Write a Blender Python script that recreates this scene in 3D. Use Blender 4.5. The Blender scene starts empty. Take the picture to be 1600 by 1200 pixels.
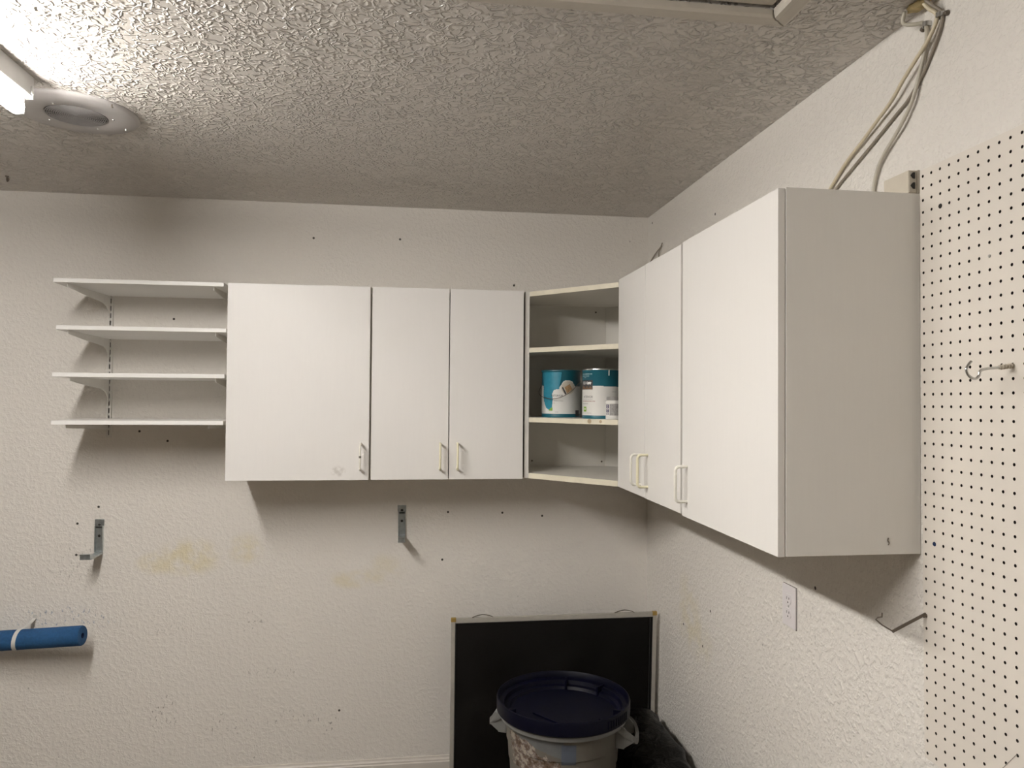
import bpy, bmesh, math, random
from mathutils import Vector, Matrix, noise as mnoise

random.seed(4)
scene = bpy.context.scene
COL = scene.collection
PI = math.pi

# ------------------------------------------------------------------ camera
YAW, PITCH, ROLL = math.radians(7.828), math.radians(1.1055), math.radians(0.4413)
cam_data = bpy.data.cameras.new('camera')
cam_data.sensor_fit = 'HORIZONTAL'
cam_data.sensor_width = 36.0
cam_data.lens = 1155.2 / 1600.0 * 36.0
cam_data.clip_start = 0.05
cam = bpy.data.objects.new('camera', cam_data)
COL.objects.link(cam)
_f = Vector((math.sin(YAW) * math.cos(PITCH), math.cos(YAW) * math.cos(PITCH), math.sin(PITCH)))
_r = Vector((math.cos(YAW), -math.sin(YAW), 0.0))
_u = _r.cross(_f)
_r2 = _r * math.cos(ROLL) + _u * math.sin(ROLL)
_u2 = -_r * math.sin(ROLL) + _u * math.cos(ROLL)
_m = Matrix((_r2, _u2, -_f)).transposed().to_4x4()
_m.translation = Vector((-1.0662, -3.2419, 1.6103))
cam.matrix_world = _m
scene.camera = cam

# ------------------------------------------------------------------ world, light level, exposure
world = bpy.data.worlds.new('world')
scene.world = world
world.use_nodes = True
world.node_tree.nodes['Background'].inputs[0].default_value = (0, 0, 0, 1)
world.node_tree.nodes['Background'].inputs[1].default_value = 0.0
TUBE_STRENGTH = 104.0
TUBE_COLOR = (1.0, 0.955, 0.90, 1)
scene.view_settings.view_transform = 'Standard'
scene.view_settings.look = 'None'
scene.view_settings.gamma = 1.0
scene.view_settings.use_curve_mapping = False
scene.view_settings.exposure = 0.10
scene.cycles.max_bounces = 10
scene.cycles.diffuse_bounces = 6
scene.cycles.use_denoising = True

# ------------------------------------------------------------------ node / material helpers
class NT:
    def __init__(self, name):
        self.m = bpy.data.materials.new(name)
        self.m.use_nodes = True
        self.t = self.m.node_tree
        self.b = self.t.nodes['Principled BSDF']
        self._obj = None
    def n(self, typ, **kw):
        nd = self.t.nodes.new(typ)
        for k, v in kw.items():
            setattr(nd, k, v)
        return nd
    def link(self, a, b):
        self.t.links.new(a, b)
    def put(self, sock, v):
        if hasattr(v, 'is_output') or isinstance(v, bpy.types.NodeSocket):
            self.link(v, sock)
        else:
            sock.default_value = v
    def obj(self):
        if self._obj is None:
            self._obj = self.n('ShaderNodeTexCoord').outputs['Object']
        return self._obj
    def math(self, op, a, b=0.0, c=0.0, clamp=False):
        nd = self.n('ShaderNodeMath', operation=op, use_clamp=clamp)
        self.put(nd.inputs[0], a); self.put(nd.inputs[1], b); self.put(nd.inputs[2], c)
        return nd.outputs[0]
    def mapping(self, vec, loc=(0, 0, 0), rot=(0, 0, 0), sc=(1, 1, 1)):
        nd = self.n('ShaderNodeMapping')
        self.link(vec, nd.inputs[0])
        nd.inputs[1].default_value = loc; nd.inputs[2].default_value = rot; nd.inputs[3].default_value = sc
        return nd.outputs[0]
    def noise(self, scale, detail=3.0, rough=0.5, vec=None, dist=0.0):
        nd = self.n('ShaderNodeTexNoise')
        self.link(vec if vec is not None else self.obj(), nd.inputs['Vector'])
        nd.inputs['Scale'].default_value = scale
        nd.inputs['Detail'].default_value = detail
        nd.inputs['Roughness'].default_value = rough
        nd.inputs['Distortion'].default_value = dist
        return nd.outputs['Fac']
    def ramp(self, fac, stops):
        nd = self.n('ShaderNodeValToRGB')
        self.link(fac, nd.inputs[0])
        els = nd.color_ramp.elements
        while len(els) < len(stops):
            els.new(0.5)
        for e, (p, c) in zip(els, stops):
            e.position = p
            e.color = c if len(c) == 4 else (*c, 1)
        return nd.outputs[0]
    def smooth(self, v, a, b):
        nd = self.n('ShaderNodeMapRange', interpolation_type='SMOOTHSTEP')
        self.put(nd.inputs['Value'], v)
        nd.inputs['From Min'].default_value = a; nd.inputs['From Max'].default_value = b
        return nd.outputs[0]
    def mix(self, fac, a, b):
        nd = self.n('ShaderNodeMix', data_type='RGBA')
        self.put(nd.inputs['Factor'], fac)
        self.put(nd.inputs['A'], a if not isinstance(a, tuple) else (*a[:3], 1))
        self.put(nd.inputs['B'], b if not isinstance(b, tuple) else (*b[:3], 1))
        return nd.outputs['Result']
    def blob(self, c, r):
        """1 at c falling to 0 on the ellipsoid of radii r"""
        v = self.mapping(self.obj(), loc=tuple(-ci / ri for ci, ri in zip(c, r)), sc=tuple(1 / ri for ri in r))
        nd = self.n('ShaderNodeTexGradient', gradient_type='SPHERICAL')
        self.link(v, nd.inputs[0])
        return nd.outputs['Fac']
    def bump(self, h, strength, dist, normal=None):
        nd = self.n('ShaderNodeBump')
        nd.inputs['Strength'].default_value = strength
        nd.inputs['Distance'].default_value = dist
        self.link(h, nd.inputs['Height'])
        if normal is not None:
            self.link(normal, nd.inputs['Normal'])
        return nd.outputs[0]
    def done(self, color=None, rough=0.5, normal=None, metal=0.0, spec=0.5):
        if color is not None:
            self.put(self.b.inputs['Base Color'], color if not isinstance(color, tuple) else (*color[:3], 1))
        self.put(self.b.inputs['Roughness'], rough)
        self.b.inputs['Metallic'].default_value = metal
        self.b.inputs['Specular IOR Level'].default_value = spec
        if normal is not None:
            self.link(normal, self.b.inputs['Normal'])
        return self.m

def plain(name, color, rough=0.5, metal=0.0, var=0.06, scale=30.0, bump=0.0, spec=0.5):
    t = NT(name)
    f = t.noise(scale, 4.0)
    c = t.ramp(f, [(0.3, tuple(max(0, x * (1 - var)) for x in color)), (0.7, tuple(min(1, x * (1 + var)) for x in color))])
    nrm = t.bump(t.noise(scale * 6, 2.0), 0.25, bump) if bump else None
    return t.done(c, rough, nrm, metal, spec)

WALL = (0.77, 0.74, 0.695)

def wall_material(name, stains, dots, scuffs, axis, base=None, bump=0.36):
    """textured painted drywall; stains yellow (c, r, strength); dots dark nail holes; scuffs grey"""
    t = NT(name)
    base = base or WALL
    col = t.mix(t.math('MULTIPLY', t.noise(2.2, 3.0), 0.5), base, tuple(x * 0.94 for x in base))
    n_st = t.noise(14.0, 3.0)
    for c, r, s in stains:
        g = t.math('MULTIPLY', t.smooth(t.blob(c, r), 0.0, 0.7), s)
        g = t.math('MULTIPLY', g, t.smooth(n_st, 0.3, 0.65))
        col = t.mix(g, col, (0.70, 0.63, 0.42))
    sn = t.noise(95.0, 2.0, 0.5, t.mapping(t.obj(), sc=(1, 1, 0.5)))
    sm = t.smooth(sn, 0.60, 0.68)
    for c, r, s, cc in scuffs:
        g = t.math('MULTIPLY', t.smooth(t.blob(c, r), 0.0, 0.5), s)
        col = t.mix(t.math('MULTIPLY', g, sm), col, cc)
    # scattered small specks
    vo = t.n('ShaderNodeTexVoronoi'); t.link(t.obj(), vo.inputs['Vector']); vo.inputs['Scale'].default_value = 7.0
    sp = t.math('LESS_THAN', vo.outputs['Distance'], 0.028)
    sp = t.math('MULTIPLY', sp, t.math('GREATER_THAN', t.noise(3.0, 1.0), 0.5))
    col = t.mix(t.math('MULTIPLY', sp, 0.55), col, (0.20, 0.18, 0.16))
    for c in dots:
        g = t.smooth(t.blob(c, (0.0062,) * 3), 0.05, 0.4)
        col = t.mix(g, col, (0.05, 0.045, 0.04))
    # orange peel / light knockdown texture
    a = t.smooth(t.noise(62.0, 2.5, 0.55), 0.42, 0.66)
    b = t.noise(150.0, 2.0)
    k = t.smooth(t.noise(34.0, 3.0, 0.6, dist=0.6), 0.60, 0.66)
    h = t.math('ADD', t.math('MULTIPLY', a, 0.75), t.math('MULTIPLY', b, 0.35))
    h = t.math('SUBTRACT', h, t.math('MULTIPLY', k, 0.35))
    return t.done(col, 0.62, t.bump(h, bump, 0.0046), spec=0.3)

def ceiling_material():
    t = NT('ceiling_paint')
    col = t.mix(t.math('MULTIPLY', t.noise(1.7, 3.0), 0.6), (0.635, 0.60, 0.56), (0.60, 0.57, 0.53))
    def strokes(scale, loc, width):
        n = t.noise(scale, 1.0, 0.4, vec=t.mapping(t.obj(), loc=loc), dist=0.35)
        d = t.math('ABSOLUTE', t.math('SUBTRACT', n, 0.5))
        return t.math('SUBTRACT', 1.0, t.math('MULTIPLY', d, width), clamp=True)
    brk = lambda sc, loc: t.smooth(t.noise(sc, 2.0, 0.5, vec=t.mapping(t.obj(), loc=loc)), 0.44, 0.53)
    a = t.math('MULTIPLY', strokes(29.0, (0, 0, 0), 15.0), brk(32.0, (3, 5, 1)))
    b = t.math('MULTIPLY', strokes(38.0, (3.1, 1.7, 0), 13.0), brk(37.0, (8, 2, 4)))
    c = t.math('MULTIPLY', strokes(25.0, (6.3, 4.4, 0), 17.0), brk(28.0, (1, 9, 7)))
    h = t.math('MAXIMUM', t.math('MAXIMUM', a, b), c)
    patch = t.math('ADD', t.math('MULTIPLY', t.smooth(t.noise(7.0, 2.0), 0.36, 0.50), 0.45), 0.55)
    h = t.math('MULTIPLY', h, patch)
    h = t.math('ADD', h, t.math('MULTIPLY', t.noise(110.0, 2.0), 0.10))
    return t.done(col, 0.30, t.bump(h, 1.0, 0.0054), spec=0.6)

def melamine(name, color, smudges=()):
    t = NT(name)
    grain = t.noise(30.0, 4.0, 0.6, t.mapping(t.obj(), sc=(6.0, 6.0, 0.35)))
    c = t.ramp(grain, [(0.3, tuple(x * 0.985 for x in color)), (0.7, color)])
    cloud = t.smooth(t.noise(3.5, 3.0), 0.45, 0.75)
    c = t.mix(t.math('MULTIPLY', cloud, 0.18), c, tuple(x * y for x, y in zip(color, (0.93, 0.92, 0.89))))
    for ctr, r, s in smudges:
        g = t.math('MULTIPLY', t.smooth(t.blob(ctr, r), 0.0, 0.6), s)
        g = t.math('MULTIPLY', g, t.smooth(t.noise(60.0, 3.0), 0.35, 0.6))
        c = t.mix(g, c, (0.36, 0.33, 0.29))
    return t.done(c, 0.42, t.bump(grain, 0.08, 0.001), spec=0.4)

M = {}
M['door'] = melamine('white_melamine', (0.745, 0.73, 0.705))
M['panel'] = melamine('panel_melamine', (0.78, 0.765, 0.73))
M['inner'] = melamine('inner_melamine', (0.74, 0.72, 0.67))
M['edge'] = plain('cream_edge_band', (0.76, 0.71, 0.57), 0.45, var=0.05, scale=25)
M['body'] = melamine('carcass_melamine', (0.70, 0.67, 0.60))
M['handle'] = plain('white_handle', (0.80, 0.78, 0.71), 0.35, var=0.03)
M['ivory'] = plain('ivory_handle', (0.80, 0.76, 0.56), 0.35, var=0.03)
M['shelf'] = melamine('shelf_white', (0.84, 0.83, 0.81))
M['steel_white'] = plain('white_enamel_steel', (0.70, 0.685, 0.65), 0.4, var=0.03)
M['black'] = plain('black_void', (0.012, 0.011, 0.010), 0.8)
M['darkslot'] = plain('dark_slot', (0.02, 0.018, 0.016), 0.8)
M['galv'] = plain('galvanized_steel', (0.42, 0.455, 0.46), 0.30, metal=0.75, var=0.15, scale=60)
M['zinc'] = plain('zinc_wire', (0.55, 0.55, 0.54), 0.28, metal=1.0, var=0.08)
M['rusty'] = plain('dull_brown_steel', (0.16, 0.135, 0.11), 0.45, metal=0.5, var=0.2)
M['fixture'] = plain('fixture_enamel', (0.80, 0.80, 0.80), 0.35, var=0.02)
M['speaker'] = plain('speaker_enamel', (0.45, 0.432, 0.425), 0.4, var=0.03)
M['trim'] = plain('trim_paint', (0.56, 0.525, 0.465), 0.4, var=0.03)
M['foam'] = plain('yellow_foam', (0.52, 0.42, 0.22), 0.8, var=0.25, scale=80, bump=0.004)
M['cable_cream'] = plain('cream_cable', (0.62, 0.55, 0.40), 0.4, var=0.05)
M['cable_taupe'] = plain('taupe_cable', (0.27, 0.235, 0.19), 0.45, var=0.05)
M['cable_grey'] = plain('pale_grey_cable', (0.52, 0.49, 0.41), 0.4, var=0.05)
M['beige'] = plain('beige_plastic', (0.60, 0.55, 0.46), 0.45, var=0.03)
M['beige_dark'] = plain('beige_plastic_face', (0.48, 0.44, 0.37), 0.45, var=0.03)
M['plate'] = plain('outlet_plastic', (0.74, 0.71, 0.72), 0.35, var=0.02)
M['noodle'] = plain('blue_foam', (0.008, 0.062, 0.165), 0.85, var=0.14, scale=120, bump=0.003)
M['noodle_in'] = plain('navy_foam_hole', (0.005, 0.02, 0.07), 0.9)
M['hook'] = plain('painted_hook', (0.60, 0.59, 0.56), 0.35, var=0.05)
M['alu'] = plain('white_aluminium', (0.40, 0.38, 0.34), 0.42, var=0.06)
M['gold'] = plain('yellow_corner', (0.36, 0.24, 0.06), 0.5, var=0.12)
M['rubber'] = plain('black_rubber', (0.01, 0.01, 0.01), 0.6)
M['tab'] = plain('brown_tab', (0.10, 0.085, 0.06), 0.5)
M['lid'] = plain('navy_plastic', (0.0006, 0.0009, 0.0075), 0.48, var=0.2, scale=18, spec=0.16)
M['bone'] = plain('painted_anchor', (0.50, 0.45, 0.37), 0.55, var=0.08)
M['teal'] = plain('teal_print', (0.008, 0.105, 0.145), 0.35, var=0.05)
M['teal_light'] = plain('light_teal_paint', (0.030, 0.235, 0.335), 0.3, var=0.08, scale=60)
M['paper'] = plain('white_label', (0.74, 0.73, 0.70), 0.4, var=0.02)
M['tin'] = plain('tinplate', (0.62, 0.62, 0.60), 0.25, metal=1.0, var=0.05)
M['ink'] = plain('dark_ink', (0.05, 0.05, 0.055), 0.5)
M['purple'] = plain('purple_ink', (0.06, 0.05, 0.12), 0.5)
M['grey_ink'] = plain('grey_ink', (0.36, 0.35, 0.36), 0.5)
M['white_ink'] = plain('white_ink', (0.82, 0.82, 0.80), 0.5)
M['red_ink'] = plain('faded_red_ink', (0.40, 0.24, 0.22), 0.5)
M['green'] = plain('green_print', (0.22, 0.42, 0.05), 0.5, var=0.2, scale=300)
M['tan'] = plain('tan_print', (0.42, 0.26, 0.13), 0.5, var=0.35, scale=260)
M['brown'] = plain('brown_print', (0.16, 0.09, 0.05), 0.5, var=0.4, scale=260)
M['cream'] = plain('cream_print', (0.58, 0.53, 0.44), 0.5)
M['jar_lid'] = plain('grey_jar_lid', (0.27, 0.26, 0.25), 0.4)
M['jar_win'] = plain('grey_label_print', (0.36, 0.35, 0.34), 0.3, var=0.25, scale=160)
M['blue_label'] = plain('faded_blue_label', (0.085, 0.105, 0.14), 0.5, var=0.1)

def can_plastic():
    t = NT('grey_can_plastic')
    z = t.n('ShaderNodeSeparateXYZ'); t.link(t.obj(), z.inputs[0])
    c = t.ramp(t.noise(9.0, 5.0, 0.6), [(0.3, (0.115, 0.105, 0.088)), (0.7, (0.155, 0.143, 0.120))])
    streak = t.smooth(t.noise(40.0, 3.0, 0.6, t.mapping(t.obj(), sc=(1, 1, 0.12))), 0.56, 0.72)
    c = t.mix(t.math('MULTIPLY', streak, 0.35), c, (0.12, 0.10, 0.08))
    return t.done(c, 0.5, t.bump(t.noise(90.0, 2.0), 0.1, 0.002))
M['can'] = can_plastic()
M['can_rim'] = plain('can_rim_plastic', (0.17, 0.172, 0.165), 0.45, var=0.08)

def sticker():
    t = NT('peeling_sticker')
    f = t.noise(38.0, 6.0, 0.72)
    c = t.ramp(f, [(0.36, (0.05, 0.03, 0.018)), (0.45, (0.12, 0.08, 0.05)), (0.51, (0.15, 0.125, 0.12)),
                   (0.57, (0.33, 0.30, 0.25)), (0.66, (0.27, 0.23, 0.18))])
    return t.done(c, 0.65, t.bump(f, 0.5, 0.003))
M['sticker'] = sticker()

def mesh_material():
    t = NT('insect_mesh')
    f = t.noise(2.1, 4.0, 0.55, t.mapping(t.obj(), loc=(0.6, 0, 0.35), sc=(1.3, 1.0, 0.9)), dist=0.8)
    c = t.ramp(f, [(0.36, (0.004, 0.0036, 0.003)), (0.52, (0.008, 0.0072, 0.0065)), (0.72, (0.020, 0.019, 0.0175))])
    t.done(c, 0.6, spec=0.12)
    tr = t.n('ShaderNodeBsdfTransparent')
    mx = t.n('ShaderNodeMixShader')
    mx.inputs[0].default_value = 0.06
    t.link(t.b.outputs[0], mx.inputs[1]); t.link(tr.outputs[0], mx.inputs[2])
    out = t.t.nodes['Material Output']
    t.link(mx.outputs[0], out.inputs['Surface'])
    return t.m
M['mesh'] = mesh_material()

def bag_material():
    t = NT('black_plastic_sheet')
    f = t.noise(16.0, 4.0, 0.6, dist=1.0)
    return t.done((0.0025, 0.0022, 0.0022), 0.40, t.bump(f, 0.8, 0.02), spec=0.22)
M['bag'] = bag_material()

def tube_material():
    t = NT('lit_tube')
    t.b.inputs['Base Color'].default_value = (0.9, 0.9, 0.9, 1)
    t.b.inputs['Emission Color'].default_value = TUBE_COLOR
    t.b.inputs['Emission Strength'].default_value = TUBE_STRENGTH
    return t.m
M['tube'] = tube_material()

def concrete():
    t = NT('floor_concrete')
    c = t.ramp(t.noise(4.0, 6.0, 0.6), [(0.3, (0.115, 0.092, 0.064)), (0.7, (0.16, 0.13, 0.092))])
    return t.done(c, 0.6, t.bump(t.noise(60.0, 4.0), 0.2, 0.003))
M['floor'] = concrete()

def Y(x, z): return (x, 0.0, z)
M['wall_back'] = wall_material('back_wall_paint',
    [(Y(-1.97, .94), (.16, .1, .10), .75), (Y(-2.10, .915), (.10, .1, .06), .6), (Y(-1.745, .965), (.09, .1, .09), .6),
     (Y(-1.30, .83), (.13, .1, .05), .6), (Y(-1.17, .87), (.11, .1, .09), .35)],
    [Y(-2.327, 1.152), Y(-2.407, 1.085), Y(-2.409, .958), Y(-.921, .906), Y(-.898, 1.112), Y(-.659, 1.106), Y(-.481, 1.09),
     Y(-1.483, 2.29), Y(-.615, 2.111), Y(-2.063, 1.422), Y(-2.174, 1.462), Y(-1.352, .2765), Y(-1.117, 2.298), Y(-2.046, 1.93)],
    [(Y(-1.81, .245), (.11, .1, .07), .75, (.22, .20, .18)), (Y(-1.50, .255), (.20, .1, .05), .6, (.22, .20, .18)),
     (Y(-1.40, .24), (.05, .1, .08), .8, (.2, .18, .17)), (Y(-2.06, .30), (.07, .1, .10), .8, (.22, .20, .18)),
     (Y(-1.72, .665), (.07, .1, .06), .6, (.22, .20, .18)), (Y(-2.05, .66), (.10, .1, .08), .4, (.25, .23, .21)),
     (Y(-2.46, .70), (.26, .1, .06), .85, (.30, .34, .42)), (Y(-2.42, .93), (.12, .1, .12), .5, (.3, .28, .25)),
     (Y(-1.60, .45), (.25, .1, .03), .5, (.3, .28, .25))], 'y')
def X(y, z): return (0.0, y, z)
M['wall_right'] = wall_material('right_wall_paint',
    [(X(-.5, .80), (.1, .16, .18), .4), (X(-.62, .72), (.1, .16, .10), .35)],
    [X(-.457, .734), X(-.648, .711), X(-1.405, 1.1145), X(-1.475, 1.22), X(-.717, .858), X(-.06, 2.40), X(-.75, 2.27)],
    [(X(-1.40, 1.0), (.1, .06, .08), .5, (.3, .28, .25)), (X(-.30, .9), (.1, .14, .12), .4, (.32, .3, .27))], 'x', bump=0.55)
M['wall_plain'] = wall_material('plain_wall_paint', [], [], [], 'x', (0.50, 0.46, 0.40))
M['ceiling'] = ceiling_material()
M['peg'] = plain('cream_pegboard_paint', (0.72, 0.675, 0.61), 0.45, var=0.03, scale=6)
M['peg_hole'] = plain('hole_shade_hardboard', (0.020, 0.014, 0.010), 0.9, var=0.1)  # hardboard coloured near-black, painting in the shade of deep holes

# ------------------------------------------------------------------ geometry helpers
def merge(bm, tmp, mat=None):
    if mat is not None:
        bmesh.ops.transform(tmp, matrix=mat, verts=tmp.verts)
    me = bpy.data.meshes.new('tmp'); tmp.to_mesh(me); tmp.free()
    bm.from_mesh(me); bpy.data.meshes.remove(me)

def box(bm, x0, x1, y0, y1, z0, z1, bev=0.0, mat=None, seg=2):
    t = bmesh.new()
    bmesh.ops.create_cube(t, size=1.0)
    bmesh.ops.scale(t, vec=(abs(x1 - x0), abs(y1 - y0), abs(z1 - z0)), verts=t.verts)
    bmesh.ops.translate(t, vec=((x0 + x1) / 2, (y0 + y1) / 2, (z0 + z1) / 2), verts=t.verts)
    if bev:
        bmesh.ops.bevel(t, geom=t.edges[:], offset=bev, segments=seg, profile=0.6, affect='EDGES')
    merge(bm, t, mat)

def lathe(bm, prof, c=(0, 0, 0), seg=40, mat=None, ang=None):
    t = bmesh.new()
    rings = []
    a0, a1 = ang if ang else (0, 2 * PI)
    nn = seg if not ang else seg + 1
    for r, z in prof:
        if r < 1e-6:
            rings.append([t.verts.new((c[0], c[1], c[2] + z))])
        else:
            rings.append([t.verts.new((c[0] + r * math.cos(a0 + (a1 - a0) * k / seg), c[1] + r * math.sin(a0 + (a1 - a0) * k / seg), c[2] + z)) for k in range(nn)])
    for A, B in zip(rings[:-1], rings[1:]):
        for k in range(seg):
            k2 = (k + 1) % nn
            if len(A) == 1 and len(B) == 1: continue
            if len(A) == 1: t.faces.new((A[0], B[k], B[k2]))
            elif len(B) == 1: t.faces.new((A[k], A[k2], B[0]))
            else: t.faces.new((A[k], A[k2], B[k2], B[k]))
    bmesh.ops.recalc_face_normals(t, faces=t.faces)
    merge(bm, t, mat)

def spline(pts, n=6):
    P = [Vector(p) for p in pts]
    P = [2 * P[0] - P[1]] + P + [2 * P[-1] - P[-2]]
    out = []
    for i in range(1, len(P) - 2):
        a, b, c, d = P[i - 1:i + 3]
        for k in range(n):
            s = k / n
            out.append(0.5 * ((2 * b) + (c - a) * s + (2 * a - 5 * b + 4 * c - d) * s * s + (3 * b - a - 3 * c + d) * s ** 3))
    out.append(P[-2])
    return out

def tube(bm, pts, r, seg=8, smooth=0, flat=None):
    """round bar along pts; flat=(w,t,up) makes a ribbon of that section instead"""
    P = spline(pts, smooth) if smooth else [Vector(p) for p in pts]
    t = bmesh.new()
    rings = []
    nrm = None
    for i, p in enumerate(P):
        a = P[max(0, i - 1)]; b = P[min(len(P) - 1, i + 1)]
        d = (b - a).normalized()
        if flat:
            up = Vector(flat[2])
            s = d.cross(up)
            s = s.normalized() if s.length > 1e-5 else Vector((1, 0, 0))
            n2 = s.cross(d).normalized()
            w, th = flat[0] / 2, flat[1] / 2
            w_ax = up.normalized() if len(flat) > 3 and flat[3] == 'up' else s
            t_ax = s if w_ax is not s else n2
            ring = [p + w_ax * (w * sx) + t_ax * (th * sy) for sx, sy in ((-1, -1), (1, -1), (1, 1), (-1, 1))]
        else:
            if nrm is None:
                nrm = d.orthogonal().normalized()
            nrm = (nrm - d * nrm.dot(d)).normalized()
            bi = d.cross(nrm)
            rr = r(i / (len(P) - 1)) if callable(r) else r
            ring = [p + nrm * (rr * math.cos(2 * PI * k / seg)) + bi * (rr * math.sin(2 * PI * k / seg)) for k in range(seg)]
        rings.append([t.verts.new(v) for v in ring])
    m = len(rings[0])
    for A, B in zip(rings[:-1], rings[1:]):
        for k in range(m):
            t.faces.new((A[k], A[(k + 1) % m], B[(k + 1) % m], B[k]))
    t.faces.new(rings[0][::-1]); t.faces.new(rings[-1])
    bmesh.ops.recalc_face_normals(t, faces=t.faces)
    merge(bm, t)

def prism(bm, outline, thick, mat=None, bev=0.0):
    """outline in the local xy plane, extruded along local z by thick (centred)"""
    t = bmesh.new()
    A = [t.verts.new((x, y, -thick / 2)) for x, y in outline]
    B = [t.verts.new((x, y, thick / 2)) for x, y in outline]
    n = len(outline)
    t.faces.new(A[::-1]); t.faces.new(B)
    for k in range(n):
        t.faces.new((A[k], A[(k + 1) % n], B[(k + 1) % n], B[k]))
    bmesh.ops.recalc_face_normals(t, faces=t.faces)
    if bev:
        bmesh.ops.bevel(t, geom=t.edges[:], offset=bev, segments=1, affect='EDGES')
    merge(bm, t, mat)

def wloc(o):
    v = Vector((0, 0, 0))
    while o is not None:
        v += o.location; o = o.parent
    return v

def obj(name, bm, mat, parent=None, base=None, smooth=False, label=None):
    me = bpy.data.meshes.new(name)
    o = bpy.data.objects.new(name, me)
    COL.objects.link(o)
    if base is not None:
        off = Vector(base); o.location = off - wloc(parent)
    else:
        off = wloc(parent)
    bmesh.ops.translate(bm, vec=-off, verts=bm.verts)
    bm.to_mesh(me); bm.free()
    for mm in (mat if isinstance(mat, (list, tuple)) else [mat]):
        me.materials.append(mm)
    if smooth:
        for p in me.polygons: p.use_smooth = True
        try:
            me.set_sharp_from_angle(angle=math.radians(40))
        except Exception:
            pass
    if parent is not None: o.parent = parent
    if label: o['label'] = label
    return o

def tag(o, label, cat, group=None):
    o['label'] = label; o['category'] = cat
    if group: o['group'] = group
    return o

def thing(name, loc, label, cat, group=None):
    o = bpy.data.objects.new(name, None)
    o.empty_display_size = 0.05
    COL.objects.link(o); o.location = loc
    return tag(o, label, cat, group)

def struct(name, bm, mat, base=None):
    o = obj(name, bm, mat, base=base)
    o['kind'] = 'structure'
    return o

B = bmesh.new

# ------------------------------------------------------------------ the room
CEIL = 2.438
RX0, RY0 = -5.4, -6.2
bm = B(); box(bm, RX0, 0.0, 0.0, 0.12, 0.0, CEIL); struct('wall_back', bm, M['wall_back'])
bm = B(); box(bm, 0.0, 0.12, RY0, 0.12, 0.0, CEIL); struct('wall_right', bm, M['wall_right'])
bm = B(); box(bm, RX0 - 0.12, RX0, RY0, 0.12, 0.0, CEIL); struct('wall_left', bm, M['wall_plain'])
bm = B(); box(bm, RX0 - 0.12, 0.12, RY0 - 0.12, RY0, 0.0, CEIL); struct('wall_front', bm, M['wall_plain'])
bm = B(); box(bm, RX0 - 0.12, 0.12, RY0 - 0.12, 0.12, -0.1, 0.0); struct('floor', bm, M['floor'])
# ceiling with the attic opening left free
HX0, HX1, HY0, HY1 = -0.97, -0.304, -2.36, -1.775
bm = B()
for x0, x1, y0, y1 in ((RX0 - .12, HX0, RY0 - .12, .12), (HX1, .12, RY0 - .12, .12), (HX0, HX1, RY0 - .12, HY0), (HX0, HX1, HY1, .12)):
    box(bm, x0, x1, y0, y1, CEIL, CEIL + 0.1)
struct('ceiling', bm, M['ceiling'])

def baseboard(name, horizontal):
    bm = B()
    prof = [(0, 0), (0.012, 0), (0.012, 0.040), (0.0095, 0.044), (0.0095, 0.050), (0.006, 0.056), (0.004, 0.0635), (0, 0.0635)]
    L = abs(RX0) if horizontal else abs(RY0)
    if horizontal:   # profile (depth, height) -> (-y, z), run along x
        mt = Matrix(((0, 0, 1, RX0 / 2), (-1, 0, 0, 0), (0, 1, 0, 0), (0, 0, 0, 1)))
    else:
        mt = Matrix(((-1, 0, 0, 0), (0, 0, 1, RY0 / 2), (0, 1, 0, 0), (0, 0, 0, 1)))
    prism(bm, prof, L - 0.03, mt)
    struct(name, bm, plain('baseboard_paint', (0.64, 0.60, 0.55), 0.4, var=0.04, scale=20))
baseboard('baseboard_back', True)
baseboard('baseboard_right', False)

# ------------------------------------------------------------------ fluorescent strip light
t = thing('ceiling_light', (-2.112, -2.10, CEIL), 'white fluorescent strip light with lit bare tubes on the ceiling', 'light')
Y1, Y0 = -1.178, -3.02
bm = B()
prism(bm, [(-2.176, CEIL), (-2.176, 2.385), (-2.162, 2.379), (-2.062, 2.379), (-2.048, 2.385), (-2.048, CEIL)], Y1 - Y0,
      Matrix(((1, 0, 0, 0), (0, 0, 1, (Y0 + Y1) / 2), (0, 1, 0, 0), (0, 0, 0, 1))), bev=0.0015)
obj('housing', bm, M['fixture'], t)
for s, yy in ((1, Y1), (-1, Y0)):
    bm = B(); box(bm, -2.177, -2.047, yy - 0.003, yy + 0.003, 2.379, CEIL - 0.001, 0.001)
    box(bm, -2.047, -2.044, yy - 0.012 * s, yy - 0.004 * s, 2.389, 2.408)
    obj('end_plate', bm, M['fixture'], t)
TL = Y1 - Y0 - 0.032
for xc in (-2.0765, -2.142):
    bm = B()
    lathe(bm, [(0, 0), (0.0165, 0), (0.019, 0.004), (0.019, TL - .004), (0.0165, TL), (0, TL)], seg=20,
          mat=Matrix.Translation((xc, Y1 - 0.016, 2.3505)) @ Matrix.Rotation(PI / 2, 4, 'X'))
    tb = obj('tube', bm, M['tube'], t, smooth=True)
    for yy in (Y1 - 0.009, Y0 + 0.009):
        bm = B(); box(bm, xc - 0.012, xc + 0.012, yy - 0.006, yy + 0.006, 2.336, 2.381, 0.003)
        obj('lamp_holder', bm, M['fixture'], t)

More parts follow.
